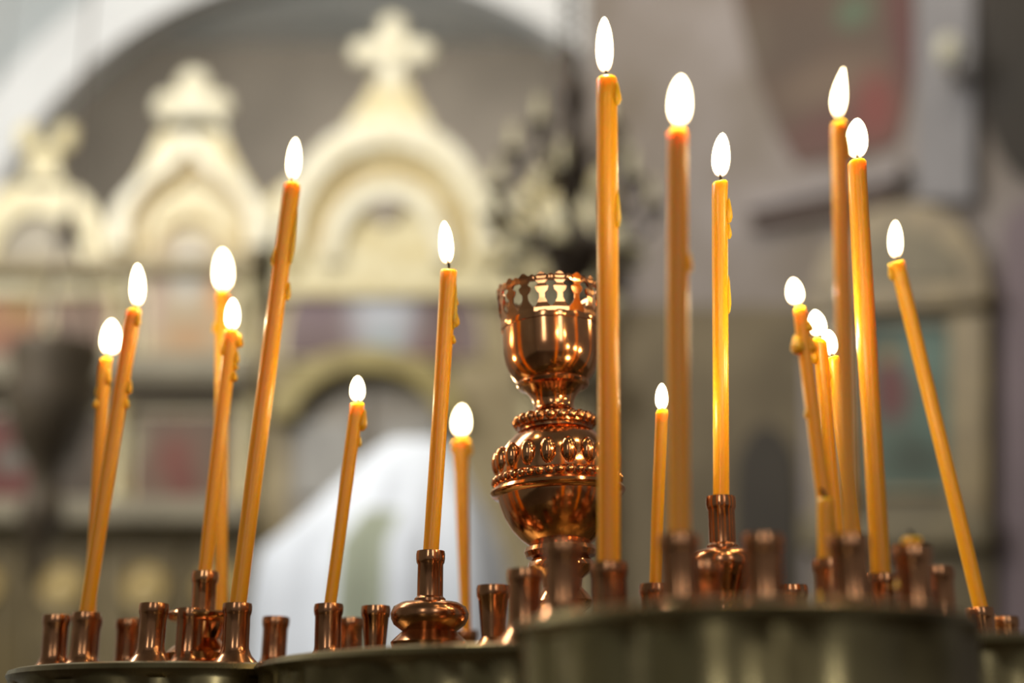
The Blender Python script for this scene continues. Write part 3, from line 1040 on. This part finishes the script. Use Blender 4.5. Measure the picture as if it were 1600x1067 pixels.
def crown_bm():
    """Pierced band: posts with crosses, scalloped top edge."""
    bm = bmesh.new()
    n = 18
    z0, z1 = hz(508), hz(452)
    h = z1 - z0
    r0, r1 = rw(75, 508), rw(79, 450)
    th = 0.0011

    def pt(a, t, out):
        r = r0 + (r1 - r0) * t + (th if out else 0)
        return (r * math.cos(a), r * math.sin(a), z0 + h * t)

    def strip(cells):                       # cells: list of (t, centre angle, half width in angle)
        V = []
        for t, a, hw_ in cells:
            V.append([bm.verts.new(pt(a - hw_, t, False)), bm.verts.new(pt(a + hw_, t, False)),
                      bm.verts.new(pt(a + hw_, t, True)), bm.verts.new(pt(a - hw_, t, True))])
        for p, q in zip(V, V[1:]):
            for k in range(4):
                j = (k + 1) % 4
                bm.faces.new((p[k], p[j], q[j], q[k]))
        bm.faces.new(V[0])
        bm.faces.new(V[-1])

    st = math.pi / n
    for k in range(n):
        a = 2 * math.pi * k / n
        # fleur: broad foot, waist, bud, small crown
        strip([(0.0, a, st * 1.02), (0.10, a, st * 0.98), (0.22, a, st * 0.55), (0.34, a, st * 0.30), (0.46, a, st * 0.30), (0.54, a, st * 0.62),
               (0.64, a, st * 0.72), (0.72, a, st * 0.34), (0.80, a, st * 0.62), (0.86, a, st * 0.95), (0.91, a, st * 0.9), (0.96, a, st * 0.45), (1.02, a, st * 0.12)])
        b = a + st
        strip([(0.80, b, st * 0.5), (0.86, b, st * 0.55), (0.92, b, st * 0.42), (0.97, b, st * 0.1)])
    return bm


obj('crown', crown_bm(), COPPER, cl, smooth=False)

# ------------------------------------------------------------------ candles
flame_n = [0]


def px_r(wpx, p):
    return 0.5 * wpx * depth(p) / F


def candle(label, sock, top, wid, flame=None, drips=(), dy=0.0, bulge=0.0, wob=0.6, sink=0.018, wtop=None, base=None, wick=(0, 12), off=(0, 0)):
    """sock: socket key; top: picture position of the wax top; flame: (tip x, tip y, foot x, foot y, width)."""
    b0 = SOCKS[sock].copy() if base is None else base
    b0 = b0 + Vector((off[0], off[1], 0))
    t0 = on_y(top[0], top[1], b0.y + dy)
    ax = (t0 - b0).normalized()
    b0 = b0 - ax * sink
    L = (t0 - b0).length
    q = Vector((0, 0, 1)).rotation_difference(ax)
    M = Matrix.Translation(b0) @ q.to_matrix().to_4x4()
    Mi = M.inverted()
    root = thing('candle', label, 'candle', M, 'burning beeswax candles in the copper stand' if flame else 'burnt out candle stubs')
    rb = px_r(wid, SOCKS[sock] if base is None else base)
    rt = px_r(wtop or wid, t0)
    rng = random.Random(hash(label) % 1000 if False else sum(map(ord, label)))
    bm = bmesh.new()
    ns, nz = 20, 26
    rings = []
    ph = rng.uniform(0, 6)
    for i in range(nz + 1):
        s = i / nz
        z = L * s
        r = rb + (rt - rb) * s
        cxo = 0.0004 * wob * math.sin(3.1 * s + ph)
        cyo = 0.0004 * wob * math.cos(2.3 * s + ph)
        if i in (0, nz):
            cxo = cyo = 0
        ring = []
        for k in range(ns):
            a = 2 * math.pi * k / ns
            f = 1 + 0.025 * wob * math.sin(2 * a + 9 * s + ph) + 0.008 * rng.uniform(-1, 1)
            if bulge and s > 0.86:
                f += bulge * math.sin((s - 0.86) / 0.14 * math.pi) * (0.7 + 0.5 * math.sin(a * 2 + ph))
            ring.append(bm.verts.new((cxo + r * f * math.cos(a), cyo + r * f * math.sin(a), z)))
        rings.append(ring)
    # molten top: rounded shoulder, shallow pool, little cone round the wick
    for (f, dz) in ((0.97, 0.0008), (0.86, 0.0016), (0.66, 0.0012), (0.4, 0.0006), (0.2, 0.0014)):
        ring = []
        for k in range(ns):
            a = 2 * math.pi * k / ns
            ring.append(bm.verts.new((rt * f * math.cos(a), rt * f * math.sin(a), L + dz + 0.0007 * math.sin(a + ph) * (f > 0.6))))
        rings.append(ring)
    for a, b in zip(rings, rings[1:]):
        for k in range(ns):
            j = (k + 1) % ns
            bm.faces.new((a[k], a[j], b[j], b[k]))
    bm.faces.new(rings[0][::-1])
    bm.faces.new(rings[-1])
    obj('wax_body', bm, WAX, root)
    # wick
    wt = on_y(top[0] + wick[0], top[1] - wick[1], b0.y + dy)
    w0 = Vector((0, 0, L))
    w1 = Mi @ wt
    mid = (w0 + w1) / 2 + Vector((0.0005, 0, 0.0006))
    obj('wick', add_tube(bmesh.new(), [w0 - Vector((0, 0, 0.001)), w0.lerp(mid, 0.5), mid, mid.lerp(w1, 0.6), w1],
                         [0.0007, 0.0007, 0.0008, 0.0008, 0.0005], 8), WICK, root)
    # wax runs: teardrops that swell towards their lower end
    for (sx, yy, wpx, hpx) in drips:
        f = (SOCKS[sock].z if base is None else base.z)
        pc = on_y(top[0], yy, b0.y + dy)
        z = (Mi @ pc).z
        s = max(0.0, min(1.0, z / L))
        r = rb + (rt - rb) * s
        k = depth(pc) / F
        wr, hr = 0.6 * wpx * k, 0.55 * hpx * k
        ang = 0.0 if sx > 0 else math.pi
        ang += (abs(sx) - 1) * 1.2 * (-1 if sx > 0 else 1)
        cvec = Vector((math.cos(ang) * (r + wr * 0.25), math.sin(ang) * (r + wr * 0.25), z))
        prof = [(0, -hr), (wr * 0.6, -hr * 0.85), (wr, -hr * 0.5), (wr * 0.9, -hr * 0.1), (wr * 0.6, hr * 0.35), (wr * 0.4, hr * 0.7), (0, hr)]
        obj('wax_drip', lathe(prof, 12, Matrix.Translation(cvec)), WAX, root)
    if flame:
        tx, ty, fx, fy, fw = flame
        p1 = on_y(tx, ty, b0.y + dy)
        p0 = on_y(fx, fy, b0.y + dy)
        p0 = p0.lerp(p1, 0.06)
        R = px_r(fw * 0.97, p0)
        prof = [(0.0, 0), (0.40, 0.015), (0.66, 0.07), (0.85, 0.16), (0.97, 0.28), (1.0, 0.40), (0.97, 0.52), (0.88, 0.66), (0.71, 0.79), (0.50, 0.89), (0.28, 0.96), (0, 1.0)]
        if 'pointed flame' in label:
            prof = [(0.0, 0), (0.34, 0.02), (0.62, 0.08), (0.84, 0.18), (0.97, 0.30), (1.0, 0.40), (0.92, 0.52), (0.74, 0.66), (0.50, 0.80), (0.26, 0.91), (0.1, 0.98), (0, 1.0)]
        d = (p1 - p0)
        up = Vector((0, 0, 1))
        bm = bmesh.new()
        n = 16
        rings = []
        for r, t_ in prof:
            # the flame stands up from the wick and bends over to its tip
            c = p0 + Vector((d.x * (0.35 * t_ + 0.65 * t_ * t_), d.y * t_, d.z * t_))
            c = Mi @ c
            if r == 0:
                rings.append([bm.verts.new(c)])
            else:
                rings.append([bm.verts.new(c + (Mi.to_3x3() @ Vector((R * r * math.cos(2 * math.pi * k / n), R * r * math.sin(2 * math.pi * k / n), 0)))) for k in range(n)])
        for a, b in zip(rings, rings[1:]):
            for k in range(n):
                j = (k + 1) % n
                if len(a) == 1:
                    bm.faces.new((a[0], b[j], b[k]))
                elif len(b) == 1:
                    bm.faces.new((a[k], a[j], b[0]))
                else:
                    bm.faces.new((a[k], a[j], b[j], b[k]))
        obj('flame', bm, FLAME, root)
        fl = bpy.data.lights.new('flame_light', 'POINT')     # the light the flame itself gives
        fl.energy = 0.074 * fw / 28
        fl.color = (1.0, 0.76, 0.42)
        fl.shadow_soft_size = min(0.0030, R * 0.6)
        fo = link(bpy.data.objects.new('flame_light', fl), root)
        fo.location = Mi @ p0.lerp(p1, 0.42)
    return root


candle('short leaning candle crossing behind the leftmost pair, flame lowest at left', 'l3', (165, 564), 19, (175, 498, 171, 558, 34),
       [(1.6, 590, 9, 26), (-1.6, 632, 9, 16), (-1, 610, 6, 20)], wick=(3, 16), bulge=0.12)
candle('right and taller one of the leftmost leaning pair of candles', 'l2', (209, 489), 23, (215, 412, 214, 482, 25),
       [(1.2, 606, 9, 22), (1.1, 632, 7, 16), (1.5, 500, 9, 24)], wick=(3, 14), bulge=0.1)
candle('upright candle with a wide flame behind the lumpy one of the left raised pan', 'l12', (347, 462), 19, (348, 388, 348, 458, 34),
       [(-1.4, 512, 8, 18)], wick=(1, 16), wtop=21)
candle('lumpy candle in the left raised pan, wax runs on its right side', 'h1', (361, 522), 21, (364, 466, 362, 518, 25),
       [(1, 532, 13, 22), (1.1, 558, 9, 22), (1, 572, 8, 12), (1.2, 588, 10, 16), (-1.7, 545, 8, 26)], wick=(1, 14), wtop=23, bulge=0.1)
candle('tallest leaning candle of the left half, drip halfway up', 'l7', (456, 293), 27, (462, 215, 457, 284, 25),
       [(1, 455, 9, 30), (1.3, 370, 7, 90), (-1.4, 405, 6, 30)], wick=(0, 18))
candle('thin short candle before the white cloth, one fat drip at top', 'l9', (558, 634), 18, (559, 587, 558, 630, 25),
       [(1, 655, 12, 34), (1, 690, 7, 16)], wick=(1, 12), wtop=22)
candle('candle in the wide raised pan left of the copper bowls', 'h2', (701, 426), 24, (694, 345, 698, 416, 25),
       [(1, 470, 8, 16), (1, 498, 13, 26), (1, 530, 8, 14), (1.2, 480, 7, 70)], wick=(-2, 20), wtop=26)
candle('far thin candle with thick melted top left of the copper bowls', 'm5', (720, 690), 14, (722, 632, 720, 684, 31),
       [(1, 700, 10, 26), (-1, 698, 8, 22)], wick=(0, 12), wtop=23, bulge=0.15)
candle('tallest upright candle in front of the copper bowls', 'm4', (948, 126), 34, (944, 26, 945, 118, 29),
       [(1.4, 330, 8, 60), (1.5, 150, 12, 40)], wick=(-2, 16), wtop=33)
candle('second tallest upright candle, out of focus, wide flame', 'n1', (1059, 212), 35, (1064, 117, 1062, 200, 40),
       [(1, 410, 8, 30)], wick=(1, 18), wtop=33)
candle('upright candle in the raised pan holder right of the copper bowls', 'h3', (1125, 289), 25, (1129, 207, 1126, 280, 31),
       [(1, 360, 8, 26), (1.3, 330, 10, 40), (1.2, 460, 6, 60)], wick=(0, 16))
candle('short thin upright candle just right of the copper bowls', 'n2', (1034, 647), 18, (1034, 598, 1034, 643, 22),
       [], wick=(0, 10), wtop=20)
candle('lumpy leaning candle, leftmost of the three short ones at right', 'r1', (1250, 488), 25, (1239, 434, 1244, 478, 29),
       [(-1, 538, 16, 30), (1.4, 512, 12, 20), (-1.5, 540, 14, 26), (1, 540, 14, 26), (-1, 648, 6, 14)], wick=(-3, 14), wtop=20, off=(0.0018, 0.001), bulge=0.08)
candle('leaning candle with a wide flame, middle of the three short ones at right', 'r8', (1281, 536), 20, (1273, 483, 1279, 528, 32),
       [(-1.3, 556, 10, 26)], wick=(-1, 12), wtop=22)
candle('lowest leaning candle, rightmost of the three short ones at right', 'r9', (1301, 564), 19, (1294, 514, 1297, 558, 29),
       [(1, 610, 10, 18), (-1.4, 585, 9, 24)], wick=(-2, 12), wtop=22, bulge=0.12)
candle('tall leaning candle with a pointed flame bent to the right', 'r2', (1311, 197), 27, (1318, 106, 1309, 189, 25),
       [(1.4, 230, 8, 40)], wick=(-1, 18), wtop=25)
candle('tall blurred candle with a round flame before the pointed one', 'r3', (1339, 258), 31, (1339, 184, 1339, 250, 38),
       [], wick=(0, 16), wtop=30)
candle('strongly leaning candle at the right end of the stand', 'r6', (1402, 413), 23, (1399, 345, 1400, 406, 23),
       [(-1, 424, 9, 26)], wick=(-1, 14), wtop=23)
candle('burnt out stub with a black wick beside the lumpy leaning candle', 'r1', (1290, 783), 24, None, [], wick=(-8, 20), wtop=26, off=(-0.0022, -0.0024), wob=0.3)
candle('very short yellow stub with a black wick sunk in its socket', 'r4', (1428, 845), 20, None, [(-1, 850, 10, 14)], wick=(-9, 16), wtop=24, wob=1.0)
